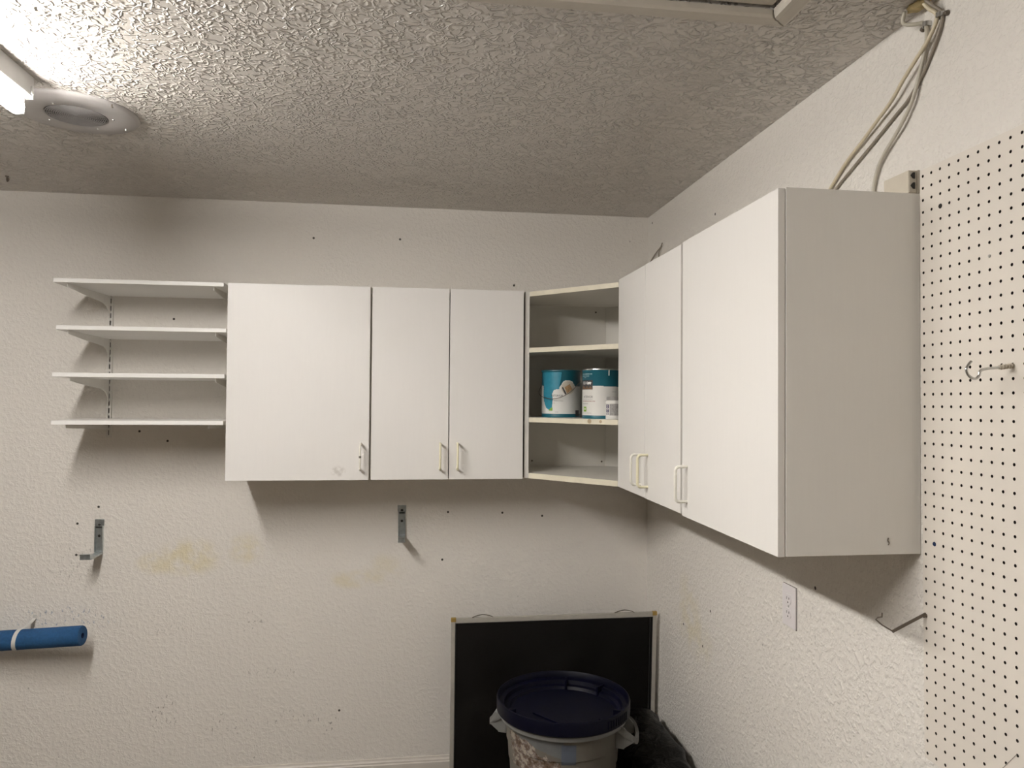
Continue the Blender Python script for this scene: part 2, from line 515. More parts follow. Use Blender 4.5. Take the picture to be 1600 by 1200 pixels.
# ------------------------------------------------------------------ ceiling speaker
cx, cy = -2.043, -0.937
t = thing('ceiling_speaker', (cx, cy, CEIL), 'round off-white speaker plate with a perforated grille on the ceiling', 'speaker')
bm = B()
lathe(bm, [(0.082, -0.0095), (0.086, -0.0125), (0.155, -0.0095), (0.165, -0.006), (0.168, -0.001), (0.168, 0.0)], (cx, cy, CEIL), 72)
obj('plate', bm, M['speaker'], t, smooth=True)
bm = B()
rr = 0.0805
for k in range(15):                     # concentric grille rings
    r1 = rr * (1 - k / 15.0); r0 = r1 - rr / 15 * 0.40
    lathe(bm, [(max(r0, 0.0005), -0.0105), (max(r0, 0.0005), -0.0125), (r1, -0.0125), (r1, -0.0105)], (cx, cy, CEIL), 56)
for k in range(24):
    a = PI * k / 12
    box(bm, 0.004, rr, -0.0009, 0.0009, -0.0115, -0.0100, mat=Matrix.Translation((cx, cy, CEIL)) @ Matrix.Rotation(a, 4, 'Z'))
g = obj('grille', bm, plain('speaker_grille', (0.34, 0.33, 0.33), 0.5), t)
bm = B(); lathe(bm, [(0, -0.006), (0.082, -0.006)], (cx, cy, CEIL), 48); obj('backing', bm, plain('speaker_mesh_backing', (0.05, 0.048, 0.048), 0.7), t)
for a, r in ((0.1, 0.098), (1.35, 0.098), (2.75, 0.098), (4.5, 0.098), (0.75, 0.14), (3.9, 0.135)):
    bm = B(); lathe(bm, [(0, -0.0165), (0.003, -0.0155), (0.0042, -0.012), (0.0042, -0.008)], (cx + r * math.cos(a), cy + r * math.sin(a), CEIL), 10)
    obj('screw', bm, M['zinc'], t, smooth=True)
bm = B(); tube(bm, [(cx + .135, cy - .10, CEIL - .008), (cx + .136, cy - .102, CEIL - .017), (cx + .140, cy - .108, CEIL - .019)], 0.0022, 6)
obj('clip', bm, M['rusty'], t)

# small hook in the ceiling
bm = B()
tube(bm, [(-2.589, -.219, CEIL), (-2.589, -.219, CEIL - .012), (-2.584, -.226, CEIL - .022), (-2.577, -.232, CEIL - .018), (-2.577, -.233, CEIL - .010)], 0.0028, 7, smooth=4)
lathe(bm, [(0, -0.004), (0.006, -0.003), (0.0065, 0)], (-2.589, -.219, CEIL), 12)
tag(obj('ceiling_hook', bm, M['rusty'], base=(-2.589, -.219, CEIL), smooth=True), 'tiny dark hook screwed into the ceiling by the back wall', 'hook')

# ------------------------------------------------------------------ attic hatch
t = thing('attic_hatch', (-0.64, -2.07, CEIL), 'attic hatch framed by mitred white moulding in the ceiling', 'hatch')
bm = B(); box(bm, HX0 + .014, -0.3185, HY0 + .014, -1.7885, CEIL + .004, CEIL + .018); obj('panel', bm, plain('hatch_panel_paint', (0.60, 0.56, 0.49), 0.5, var=0.04), t)
OX0, OX1, OY0, OY1 = HX0 - .044, -0.2605, HY0 - .044, -1.7295
prof = [(0.000, 0.0), (0.000, 0.007), (0.006, 0.010), (0.014, 0.010), (0.017, 0.013), (0.034, 0.014), (0.038, 0.017), (0.048, 0.017), (0.053, 0.012), (0.053, 0.0)]
def moulding(a, b, inward, cut=0.0025):
    """mitred length of moulding, outer edge a->b on the ceiling, profile (distance inward, drop)"""
    a, b, n = Vector(a), Vector(b), Vector(inward)
    d = (b - a).normalized()
    bm = B(); rings = []
    for end, s in ((a, 1), (b, -1)):
        rings.append([bm.verts.new(end + d * s * (w + cut) + n * w + Vector((0, 0, -h))) for w, h in prof])
    k = len(prof)
    for i in range(k):
        bm.faces.new((rings[0][i], rings[0][(i + 1) % k], rings[1][(i + 1) % k], rings[1][i]))
    bm.faces.new(rings[0]); bm.faces.new(rings[1][::-1])
    bmesh.ops.recalc_face_normals(bm, faces=bm.faces)
    return bm
z = CEIL - 0.0005
for a, b, n in (((OX0, OY1, z), (OX1, OY1, z), (0, -1, 0)), ((OX1, OY1, z), (OX1, OY0, z), (-1, 0, 0)),
                ((OX1, OY0, z), (OX0, OY0, z), (0, 1, 0)), ((OX0, OY0, z), (OX0, OY1, z), (1, 0, 0))):
    obj('moulding', moulding(a, b, n), M['trim'], t)

# ------------------------------------------------------------------ wall shelves on slotted standards
shelf_specs = [  # x0, x1, z top front, drop of the front relative to the rear, label
    (-2.375, -1.772, 2.0415, 0.009, 'white wall shelf board, topmost of the four left of the cabinets'),
    (-2.362, -1.7605, 1.8670, 0.012, 'white wall shelf board, second from the top left of the cabinets'),
    (-2.3733, -1.7645, 1.6925, 0.004, 'white wall shelf board, third from the top left of the cabinets'),
    (-2.3735, -1.767, 1.5155, 0.000, 'white wall shelf board, lowest of the four left of the cabinets')]
TH = 0.0155
for x0, x1, zt, drop, lab in shelf_specs:
    bm = B(); box(bm, x0, x1, -0.318, -0.016, -TH, 0.0, 0.0012)
    rot = Matrix.Translation((0, -0.318, zt)) @ Matrix.Rotation(-math.atan2(drop, 0.30), 4, 'X') @ Matrix.Translation((0, 0.318, 0))
    bmesh.ops.transform(bm, matrix=rot, verts=bm.verts)
    tag(obj('wall_shelf', bm, M['shelf'], base=((x0 + x1) / 2, -0.167, zt - TH)), lab, 'shelf', 'white shelf boards on brackets')
def standard(xr, tips, label):
    t = thing('shelf_standard', (xr, 0, 1.435), label, 'shelf standard', 'slotted shelf standards')
    bm = B()
    box(bm, xr - 0.0075, xr + 0.0075, -0.0015, 0.0, 1.437, 2.06)
    box(bm, xr - 0.0085, xr - 0.0065, -0.012, 0.0, 1.437, 2.06); box(bm, xr + 0.0065, xr + 0.0085, -0.012, 0.0, 1.437, 2.06)
    box(bm, xr - 0.0085, xr - 0.0030, -0.0135, -0.0115, 1.437, 2.06); box(bm, xr + 0.0030, xr + 0.0085, -0.0135, -0.0115, 1.437, 2.06)
    zz = 1.437
    while zz < 2.055:                       # bars between the slots
        box(bm, xr - 0.0035, xr + 0.0035, -0.0134, -0.0114, zz, zz + 0.010); zz += 0.030
    rail = obj('rail', bm, M['steel_white'], t)
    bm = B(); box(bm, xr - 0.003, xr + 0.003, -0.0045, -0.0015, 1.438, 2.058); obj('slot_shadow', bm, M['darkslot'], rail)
    for (x0, x1, zt, drop, _), tx in zip(shelf_specs, tips):
        zb = zt - TH
        yl = -0.302
        rear = zb + drop * 0.96
        dep = 0.074 if zt > 1.52 else 0.038
        # side outline in (distance from the rail, height)
        if zt > 1.52:
            out = [(0.012, rear - 0.002), (0.30, zb - 0.001), (0.302, zb + 0.008), (0.305, zb + 0.008), (0.305, zb - 0.014), (0.20, zb - 0.028), (0.085, zb - 0.040), (0.062, zb - 0.044),
                   (0.042, zb - 0.053), (0.028, zb - 0.067), (0.020, zb - 0.086), (0.012, zb - 0.094)]
        else:
            out = [(0.012, rear - 0.002), (0.30, zb - 0.001), (0.302, zb + 0.006), (0.305, zb + 0.006), (0.305, zb - 0.014), (0.20, zb - 0.019), (0.012, zb - 0.030)]
        d = Vector((tx - xr, -0.305, 0)).normalized()
        s = d.cross(Vector((0, 0, 1)))
        mt = Matrix(((d.x, 0, s.x, xr), (d.y, 0, s.y, 0), (0, 1, 0, 0), (0, 0, 0, 1)))
        bm = B(); prism(bm, out, 0.0026, mt)
        br = obj('bracket', bm, M['steel_white'], t)
standard(-2.290, (-2.333, -2.328, -2.318, -2.330), 'slotted white steel shelf standard at the left end of the shelves')
standard(-1.786, (-1.812, -1.803, -1.800, -1.826), 'slotted white steel shelf standard beside the single-door cabinet')

# ------------------------------------------------------------------ cabinets
CZ0, CZ1 = 1.2905, 2.0430
CD = 0.302                                  # carcass depth
def d_handle(x, y, z0, z1, axis, mat, parent, chip=None):
    """D pull on a door: posts at (x,y) z0 and z1, standing out along -y ('y') or -x ('x')"""
    n = Vector((0, -1, 0)) if axis == 'y' else Vector((-1, 0, 0))
    o = Vector((x, y, 0))
    P = []
    for zz, up in ((z0, 1), (z1, -1)):
        pass
    r = 0.012
    pts = [o + Vector((0, 0, z0))]
    for a in range(0, 5):
        th = a / 4 * PI / 2
        pts.append(o + n * (0.034 - r + r * math.sin(th)) + Vector((0, 0, z0 + r - r * math.cos(th))))
    for a in range(0, 5):
        th = a / 4 * PI / 2
        pts.append(o + n * (0.034 - r + r * math.cos(th)) + Vector((0, 0, z1 - r + r * math.sin(th))))
    pts.append(o + Vector((0, 0, z1)))
    bm = B(); tube(bm, pts, 0.0043, 10)
    h = obj('handle', bm, mat, parent, smooth=True, label='ivory plastic handle' if mat is M['ivory'] else 'white plastic handle')
    if chip:
        bm = B()
        tube(bm, [o + n * 0.034 + Vector((0, 0, chip - 0.004)), o + n * 0.034 + Vector((0, 0, chip + 0.004))], 0.0046, 8)
        obj('chip', bm, M['rusty'], h)
    return h

def back_cabinet(name, x0, x1, doors, label, mats):
    t = thing(name, ((x0 + x1) / 2, -CD / 2, CZ0), label, 'wall cabinet', 'white wall cabinets')
    bm = B()
    T = 0.016
    box(bm, x0, x0 + T, -CD, -0.001, CZ0, CZ1, 0.0006); box(bm, x1 - T, x1, -CD, -0.001, CZ0, CZ1, 0.0006)
    box(bm, x0 + T, x1 - T, -CD, -0.001, CZ0, CZ0 + T); box(bm, x0 + T, x1 - T, -CD, -0.001, CZ1 - T, CZ1)
    box(bm, x0 + T, x1 - T, -0.009, -0.001, CZ0 + T, CZ1 - T)
    obj('carcass', bm, M['body'], t)
    for (a, b, hx, hm, chip) in doors:
        bm = B(); box(bm, a, b, -0.3205, -0.3035, CZ0 - 0.0015, CZ1 - 0.002, 0.0015)
        d = obj('door', bm, mats, t)
        d_handle(hx, -0.3205, 1.330, 1.431, 'y', hm, d, chip)
    return t
smudge_mat = melamine('white_melamine_smudged', (0.80, 0.785, 0.76), [((-1.345, -0.32, 1.315), (.05, .05, .03), .5), ((-1.70, -.32, 1.35), (.04, .05, .05), .15)])
# object coordinates equal world minus origin, so smudges are given relative to the cabinet base below
def rel(m, base, smud):
    return melamine(m, (0.785, 0.77, 0.75), [(tuple(c - b for c, b in zip(ctr, base)), r, s) for ctr, r, s in smud])
b1 = ((-1.7565 - 1.221) / 2, -CD / 2, CZ0)
back_cabinet('wall_cabinet', -1.7565, -1.221, [(-1.7568, -1.2235, -1.2545, M['handle'], 1.381)],
             'white single-door wall cabinet beside the open wall shelves', rel('door_melamine_a', b1, [((-1.338, -.32, 1.323), (.034, .04, .026), .42)]))
b2 = ((-1.219 - .617) / 2, -CD / 2, CZ0)
back_cabinet('wall_cabinet', -1.219, -0.6165, [(-1.2150, -0.9160, -0.9485, M['ivory'], None), (-0.9125, -0.6190, -0.8805, M['ivory'], None)],
             'white double-door wall cabinet on the back wall, left of the open corner unit', rel('door_melamine_b', b2, []))

# open corner cabinet
t = thing('corner_cabinet', (-0.30, -0.30, CZ0), 'open white corner cabinet with shelves holding paint cans', 'corner cabinet', 'white wall cabinets')
foot = [(-0.0105, -0.0105), (-0.6105, -0.0105), (-0.6105, -0.3055), (-0.5920, -0.3075), (-0.3115, -0.6130), (-0.3095, -0.6310), (-0.0105, -0.6310)]
ins = [(-0.021, -0.021), (-0.5930, -0.021), (-0.5930, -0.3075), (-0.5905, -0.3085), (-0.3125, -0.6120), (-0.3115, -0.6130), (-0.021, -0.6130)]
def slab(bm, out, z0, z1):
    prism(bm, out, z1 - z0, Matrix.Translation((0, 0, (z0 + z1) / 2)))
bm = B()
box(bm, -0.6105, -0.5935, -0.3065, -0.001, CZ0 + .001, 2.0405, 0.0006)
obj('side_panel', bm, M['panel'], t)
bm = B(); box(bm, -0.3095, -0.001, -0.6310, -0.6135, CZ0 + .001, 2.0405, 0.0006)
obj('side_panel', bm, M['panel'], t)
bm = B(); box(bm, -0.5935, -0.001, -0.010, -0.001, CZ0, 2.04); box(bm, -0.010, -0.001, -0.6135, -0.010, CZ0, 2.04)
obj('back_panel', bm, M['inner'], t)
bm = B()
L = math.hypot(.185, .185)
box(bm, -L / 2, L / 2, -0.004, 0.004, CZ0 + .02, 2.02, mat=Matrix.Translation((-.103, -.103, 0)) @ Matrix.Rotation(-PI / 4, 4, 'Z'))
obj('corner_panel', bm, M['inner'], t)
for nm, z0, z1 in (('bottom_panel', CZ0, 1.3115), ('shelf', 1.5150, 1.5340), ('shelf', 1.7950, 1.8135), ('top_panel', 2.0210, 2.0395)):
    bm = B(); slab(bm, ins, z0, z1); s = obj(nm, bm, M['inner'], t)
    bm = B()
    a = Vector((-0.5915, -0.3085, 0)); b = Vector((-0.3125, -0.6120, 0)); d = (b - a).normalized(); n = Vector((-d.y, d.x, 0))
    if n.y > 0: n = -n
    prism(bm, [(a.x, a.y), (b.x, b.y), (b.x + n.x * .0012, b.y + n.y * .0012), (a.x + n.x * .0012, a.y + n.y * .0012)], z1 - z0, Matrix.Translation((0, 0, (z0 + z1) / 2)))
    obj('edge_band', bm, M['edge'], s, label='cream front edge')
    if nm == 'shelf' and z0 < 1.6:
        for f, r in ((0.70, 0.009), (0.82, 0.006)):
            p = a.lerp(b, f) + n * 0.0013
            bm = B(); lathe(bm, [(0, 0.0004), (r * .7, 0.0003), (r, 0)], seg=14, mat=Matrix.Translation((p.x, p.y, 1.5260)) @ Vector((0, 0, 1)).rotation_difference(n).to_matrix().to_4x4())
            obj('paint_drip', bm, plain('brown_drip', (0.50, 0.40, 0.26), 0.5), s)
for x, z in ((-.2443, 1.999), (-.2141, 1.3304), (-.53, 1.335)):
    bm = B(); lathe(bm, [(0, 0.004), (0.003, 0.003), (0.0042, 0.0)], seg=10, mat=Matrix.Translation((x, -0.010, z)) @ Matrix.Rotation(PI / 2, 4, 'X'))
    obj('screw', bm, M['rusty'], t, smooth=True)

# cabinets on the right wall
def right_cabinet(y0, y1, doors, label, end_panel):
    """y0 nearer the back wall, y1 nearer the camera"""
    t = thing('wall_cabinet', (-0.15, (y0 + y1) / 2, CZ0), label, 'wall cabinet', 'white wall cabinets')
    bm = B(); T = 0.016
    ya, yb = y1, y0
    z0, z1 = (CZ0, 2.0505) if end_panel else (CZ0 + 0.003, 2.046)
    box(bm, -CD, -0.001, ya, ya + T, z0, z1, 0.0006); box(bm, -CD, -0.001, yb - T, yb, z0, z1, 0.0006)
    box(bm, -CD, -0.001, ya + T, yb - T, z0, z0 + T); box(bm, -CD, -0.001, ya + T, yb - T, z1 - T, z1)
    box(bm, -0.009, -0.001, ya + T, yb - T, z0 + T, z1 - T)
    obj('carcass', bm, M['panel'] if end_panel else M['body'], t)
    for (a, b, hy, hm, hz0, hz1, za, zb) in doors:
        bm = B(); box(bm, -0.3195, -0.3035, b, a, za, zb, 0.0015)
        d = obj('door', bm, M['door'], t)
        d_handle(-0.3195, hy, hz0, hz1, 'x', hm, d)
    if end_panel:
        bm = B(); tube(bm, [(-.075, y1 - .0005, 1.325), (-.0765, y1 - .0012, 1.320), (-.074, y1 - .0012, 1.315), (-.0755, y1 - .0008, 1.310)], 0.0012, 6, smooth=3)
        obj('scratch', bm, M['rusty'], t)
    return t
right_cabinet(-0.6345, -1.2655, [(-0.6395, -0.9440, -0.9085, M['handle'], 1.333, 1.430, 1.2945, 2.0445), (-0.9465, -1.2620, -0.9790, M['ivory'], 1.333, 1.434, 1.2935, 2.0455)],
              'white double-door wall cabinet on the right wall beside the open corner unit', False)
right_cabinet(-1.2675, -1.8150, [(-1.2765, -1.8140, -1.3155, M['handle'], 1.3335, 1.4285, 1.2895, 2.0485)],
              'white single-door wall cabinet on the right wall, its side panel facing us beside the pegboard', True)

# wire end sticking up behind the right cabinets
bm = B()
tube(bm, [(-.004, -.168, 2.06), (-.006, -.170, 2.20), (-.008, -.175, 2.245), (-.005, -.198, 2.272), (-.003, -.203, 2.281)], 0.0022, 6, smooth=4)
tube(bm, [(-.004, -.002, 2.205), (-.006, -.06, 2.228), (-.007, -.13, 2.25), (-.005, -.198, 2.268)], 0.0026, 6, smooth=4)
tag(obj('wall_wire', bm, M['cable_taupe'], base=(-.004, -.168, 2.06), smooth=True), 'thin brown wire end on the right wall above the corner cabinets', 'wire')

# ------------------------------------------------------------------ cables, clamps, jack box, outlet
HOLE = Vector((-0.022, -1.846, CEIL))
bm = B()
tmp = bmesh.new(); bmesh.ops.create_icosphere(tmp, subdivisions=3, radius=1.0)
for v in tmp.verts:
    k = 1 + 0.35 * mnoise.noise(v.co * 2.3)
    v.co = Vector((v.co.x * 0.018 * k, v.co.y * 0.028 * k, v.co.z * 0.008 * k)) + HOLE + Vector((-0.002, 0.0, -0.002))
merge(bm, tmp)
tag(obj('foam_plug', bm, M['foam'], base=HOLE, smooth=True), 'yellowish foam sealing the cable hole at the top of the right wall', 'foam')
def wall_cable(pts, r, mat, label):
    bm = B(); tube(bm, pts, r, 10, smooth=5)
    tag(obj('cable', bm, mat, base=pts[-1], smooth=True), label, 'cable', 'cables down the right wall')
wall_cable([(-.026, -1.862, 2.432), (-.020, -1.868, 2.418), (-.010, -1.880, 2.400), (-.010, -1.874, 2.380), (-.013, -1.853, 2.354), (-.017, -1.824, 2.330), (-.018, -1.785, 2.303), (-.016, -1.745, 2.276),
            (-.013, -1.687, 2.251), (-.010, -1.626, 2.225), (-.008, -1.563, 2.199), (-.007, -1.493, 2.156), (-.007, -1.42, 2.10), (-.007, -1.39, 2.0535)],
           0.0042, M['cable_cream'], 'cream cable from the right clamp, crossing in front of the other two cables')
wall_cable([(-.030, -1.872, 2.432), (-.020, -1.880, 2.418), (-.006, -1.889, 2.400), (-.006, -1.887, 2.376), (-.006, -1.872, 2.349), (-.005, -1.853, 2.324), (-.005, -1.833, 2.300), (-.005, -1.813, 2.283),
            (-.005, -1.782, 2.261), (-.005, -1.746, 2.246), (-.005, -1.656, 2.207), (-.005, -1.515, 2.148), (-.005, -1.45, 2.11), (-.005, -1.41, 2.0535)],
           0.0034, M['cable_taupe'], 'dark taupe cable running just below the cream cable on the right wall')
wall_cable([(-.040, -1.822, 2.434), (-.038, -1.815, 2.412), (-.024, -1.828, 2.404), (-.009, -1.842, 2.401), (-.008, -1.847, 2.385), (-.008, -1.847, 2.364), (-.008, -1.839, 2.336), (-.009, -1.827, 2.303), (-.010, -1.815, 2.272),
            (-.011, -1.800, 2.244), (-.012, -1.770, 2.212), (-.010, -1.735, 2.188), (-.009, -1.706, 2.167), (-.008, -1.682, 2.141), (-.007, -1.666, 2.101), (-.007, -1.662, 2.0535)],
           0.0042, M['cable_grey'], 'pale grey cable from the left clamp, curving down right of the cream cable')
def clamp(y, z, side, label):
    t = thing('cable_clamp', (0, y, z), label, 'clamp', 'metal cable clamps')
    bm = B()
    pts = [(-.0008, y - side * .007, z)] + [(-.010 - .0065 * math.sin(a) + .002, y - .0068 * math.cos(a) * side, z) for a in [k * PI / 8 for k in range(0, 9)]] + [(-.0012, y + side * .007, z), (-.0012, y + side * .018, z - .002)]
    tube(bm, pts, 0, flat=(0.010, 0.0012, (0, 0, 1), 'up'))
    obj('strap', bm, M['zinc'], t)
    bm = B(); lathe(bm, [(0, .008), (.0035, .007), (.0055, .003), (.0055, 0)], seg=10, mat=Matrix.Translation((-.0015, y + side * .015, z - .003)) @ Matrix.Rotation(-PI / 2, 4, 'Y'))
    obj('screw', bm, M['rusty'], t, smooth=True)
clamp(-1.845, 2.397, 1, 'small metal cable clamp holding the pale grey cable')
clamp(-1.885, 2.396, -1, 'small metal cable clamp holding the cream and taupe cables')

t = thing('phone_jack_box', (-0.0125, -1.772, 2.0515), 'beige surface box with two sockets on top of the right cabinet', 'socket box')
bm = B(); box(bm, -.0265, -.006, -1.8140, -1.732, 2.0515, 2.1000, 0.002); obj('cover', bm, M['beige'], t)
bm = B(); box(bm, -.006, -.0005, -1.8155, -1.731, 2.0515, 2.1010, 0.001); obj('base', bm, M['beige_dark'], t)
bm = B(); box(bm, -.0245, -.0075, -1.8150, -1.8138, 2.0535, 2.0985, 0.0005); fc = obj('socket_face', bm, M['beige_dark'], t)
for zc in (2.0885, 2.0670):
    bm = B()
    prism(bm, [(-.0225, 0), (-.0190, .0045), (-.0165, .0068), (-.0120, .0068), (-.0120, -.0068), (-.0165, -.0068), (-.0190, -.0045)], 0.0012,
          Matrix(((1, 0, 0, 0), (0, 0, 1, -1.8152), (0, 1, 0, zc), (0, 0, 0, 1))))
    obj('socket', bm, M['darkslot'], fc)

t = thing('wall_outlet', (0, -1.275, 0.975), 'white duplex outlet with cover plate on the right wall', 'outlet')
oy, oz = -1.2755, 1.0315
bm = B(); box(bm, -.0055, 0, oy - .0355, oy + .0355, oz - .0575, oz + .0575, 0.002); pl = obj('cover_plate', bm, M['plate'], t)
for zc in (oz + .0195, oz - .0195):
    bm = B()
    ol = [(.0165 * math.cos(a), max(-.0135, min(.0135, .0165 * math.sin(a)))) for a in [2 * PI * k / 28 for k in range(28)]]
    prism(bm, ol, .0028, Matrix(((0, 0, 1, -.0062), (1, 0, 0, oy), (0, 1, 0, zc), (0, 0, 0, 1))))
    rc = obj('receptacle', bm, M['plate'], t)
    bm = B()
    for dy, hh in ((.0063, .0075), (-.0063, .0060)):
        box(bm, -.0079, -.0072, oy + dy - .0011, oy + dy + .0011, zc + .003 - hh / 2, zc + .003 + hh / 2)
    lathe(bm, [(0, .0004), (.0024, .0004), (.0024, 0)], seg=12, mat=Matrix.Translation((-.0075, oy, zc - .0085)) @ Matrix.Rotation(-PI / 2, 4, 'Y'))
    obj('slots', bm, M['darkslot'], rc)
bm = B(); lathe(bm, [(0, .0016), (.0022, .0013), (.003, 0)], seg=12, mat=Matrix.Translation((-.0055, oy, oz)) @ Matrix.Rotation(-PI / 2, 4, 'Y'))
obj('screw', bm, M['zinc'], t, smooth=True)
bm = B()      # thin dark grey border round the plate
box(bm, -.0012, 0, oy - .037, oy + .037, oz - .059, oz + .059); obj('plate_border', bm, plain('grey_plate_border', (0.16, 0.14, 0.13), 0.8), t)

# ------------------------------------------------------------------ pegboard with real holes
PT = 0.0076; PY, PZ, IN = -1.8319, 2.0821, 0.0254
def pegp(c, r, x=-0.0065):
    c *= IN; r *= IN
    return Vector((x, PY - c * math.cos(PT) - r * math.sin(PT), PZ - r * math.cos(PT) + c * math.sin(PT)))
t = thing('pegboard', pegp(23.5, 47.45, 0), 'large cream pegboard full of holes on the right wall', 'pegboard')
bm = B()
NC, NR = 48, 48
C0, C1, R0, R1 = -0.35, 47.65, -0.55, 47.45
cs = [C0] + [c + .5 for c in range(NC - 1)] + [C1]
rs = [R0] + [r + .5 for r in range(NR - 1)] + [R1]
HR = 0.125
big = {(2, 3): 0.0, (1, 30): 0.0}
dirs = [(math.cos(a), math.sin(a)) for a in [k * PI / 4 + PI / 4 for k in range(8)]]
for i in range(NC):
    for j in range(NR):
        a0, a1, b0, b1 = cs[i], cs[i + 1], rs[j], rs[j + 1]
        mx, my = i, j
        sq = [(a1, b1), (mx, b1), (a0, b1), (a0, my), (a0, b0), (mx, b0), (a1, b0), (a1, my)]
        V = [bm.verts.new(pegp(*p)) for p in sq]
        H = [bm.verts.new(pegp(mx + HR * dx, my + HR * dy)) for dx, dy in dirs]
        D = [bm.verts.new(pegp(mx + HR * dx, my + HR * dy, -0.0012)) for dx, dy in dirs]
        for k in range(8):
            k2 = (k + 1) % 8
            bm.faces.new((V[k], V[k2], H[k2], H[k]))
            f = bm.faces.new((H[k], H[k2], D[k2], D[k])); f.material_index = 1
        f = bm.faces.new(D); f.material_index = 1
# edges and back
for p, q in (((C0, R0), (C1, R0)), ((C1, R0), (C1, R1)), ((C1, R1), (C0, R1)), ((C0, R1), (C0, R0))):
    f = bm.faces.new([bm.verts.new(v) for v in (pegp(*p), pegp(*q), pegp(*q, -0.0005), pegp(*p, -0.0005))]); f.material_index = 0
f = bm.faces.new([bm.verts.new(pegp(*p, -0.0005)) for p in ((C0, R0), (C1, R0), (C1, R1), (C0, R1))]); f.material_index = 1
bmesh.ops.recalc_face_normals(bm, faces=bm.faces)
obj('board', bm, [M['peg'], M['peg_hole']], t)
for c, r, m, rad in ((2, 3, 'darkslot', .0052), (1, 30, 'noodle_in', .0048), (7, 8, 'zinc', .0034)):
    p = pegp(c, r, -0.0064)
    bm = B(); lathe(bm, [(0, .0016), (rad * .8, .0014), (rad, 0)], seg=14, mat=Matrix.Translation(p) @ Matrix.Rotation(-PI / 2, 4, 'Y'))
    obj('screw' if m == 'zinc' else 'hole_plug', bm, M[m], t, smooth=True)
bm = B(); tube(bm, [pegp(6.1, 45.6), pegp(7.6, 44.6), pegp(8.9, 43.0)], 0.0009, 5)
obj('scratch', bm, plain('grey_scratch', (0.36, 0.33, 0.29), 0.6), t)

# screw hook in the pegboard
hp = pegp(9, 16, -0.006)
t = thing('screw_hook', hp, 'steel screw hook with painted shank standing out of the pegboard', 'hook')
yq = hp.y
bm = B()
tube(bm, [(-.028, yq, 1.6722), (-.0675, yq, 1.6668), (-.0738, yq, 1.6560), (-.0814, yq, 1.6508), (-.0930, yq, 1.6560), (-.0981, yq, 1.6664), (-.0940, yq, 1.6750), (-.0885, yq, 1.6815)], 0.0024, 10, smooth=6)
obj('hook', bm, M['zinc'], t, smooth=True)
bm = B()
tube(bm, [(-.001, yq, 1.6760), (-.020, yq, 1.6735), (-.034, yq, 1.6717)], lambda s: .0028 + .0012 * s, 10)
n = 40
tube(bm, [(-.003 - .028 * k / n, yq + .0038 * math.cos(k / n * 10 * PI), 1.6757 - .0036 * k / n + .0038 * math.sin(k / n * 10 * PI)) for k in range(n + 1)], 0.0014, 6)
obj('threaded_shank', bm, M['bone'], t, smooth=True)
# bent bracket hook at the edge of the pegboard
hb = pegp(0, 36, -0.0065)
bm = B(); yb = hb.y
tube(bm, [(-.002, yb, hb.z + .003), (-.014, yb, hb.z - .001)], 0.0030, 8)
tube(bm, [(-.008, yb, 1.1722), (-.083, yb, 1.1385)], 0, flat=(0.0055, 0.0030, (0, 1, 0)))
tube(bm, [(-.082, yb, 1.1390), (-.098, yb + .012, 1.1490), (-.109, yb + .016, 1.1595), (-.106, yb + .014, 1.1635), (-.099, yb + .010, 1.1660), (-.100, yb + .008, 1.1745)], 0.0016, 6)
tag(obj('bent_hook', bm, M['rusty'], base=hb), 'bent dark metal hook in the left edge of the pegboard', 'hook')

# ------------------------------------------------------------------ galvanised wall hooks
def wall_hook(xc, zt, zb, arm, lip_dx, label):
    t = thing('wall_hook', (xc, 0, zb), label, 'hook', 'galvanised wall hooks')
    h = zt - zb
    bm = B()
    box(bm, xc - .0185, xc + .0185, -.003, 0, zt - .026, zt, 0.0012)                     # wide head
    prism(bm, [(-.0185, zt - .024), (.0185, zt - .024), (.0140, zt - .036), (-.0140, zt - .036)], .003, Matrix(((1, 0, 0, xc), (0, 0, 1, -.0015), (0, 1, 0, 0), (0, 0, 0, 1))))
    box(bm, xc - .0130, xc + .0130, -.003, 0, zb + .006, zt - .030, 0.0006)
    for s in (-1, 1):                                                                      # raised flanges
        box(bm, xc + s * .0140 - .0018, xc + s * .0140 + .0018, -.012, 0, zb + .004, zt - .026, 0.0008)
    plate = obj('plate', bm, M['galv'], t)
    for zz in (zt - .022, zt - .068):
        bm = B(); lathe(bm, [(0, .0012), (.0048, .0010), (.0055, 0)], seg=14, mat=Matrix.Translation((xc, -.003, zz)) @ Matrix.Rotation(PI / 2, 4, 'X'))
        obj('screw', bm, M['darkslot'], plate, smooth=True)
    bm = B()
    box(bm, xc - .0155, xc + .0155, -.006, 0, zb, zb + .009, 0.002)
    box(bm, xc - .0135, xc + .0135, -arm, -.003, zb, zb + .003, 0.0006)
    for s in (-1, 1):
        box(bm, xc + s * .0135 - .001, xc + s * .0135 + .001, -arm, -.003, zb - .005, zb + .002)
    obj('arm', bm, M['galv'], t)
    bm = B()
    box(bm, xc - .0135 - lip_dx, xc + .0135, -arm - .004, -arm, zb - .004, zb + .019, 0.001)
    box(bm, xc - .0135 - lip_dx, xc + .0135, -arm - .010, -arm - .003, zb + .015, zb + .019, 0.0008)
    obj('lip', bm, M['galv'], t)
wall_hook(-2.3215, 1.1023, 0.965, 0.115, 0.012, 'galvanised steel utility hook below the wall shelves, above the blue foam noodle')
wall_hook(-1.0965, 1.1452, 1.010, 0.115, 0.0, 'galvanised steel utility hook on the back wall under the double-door cabinet')

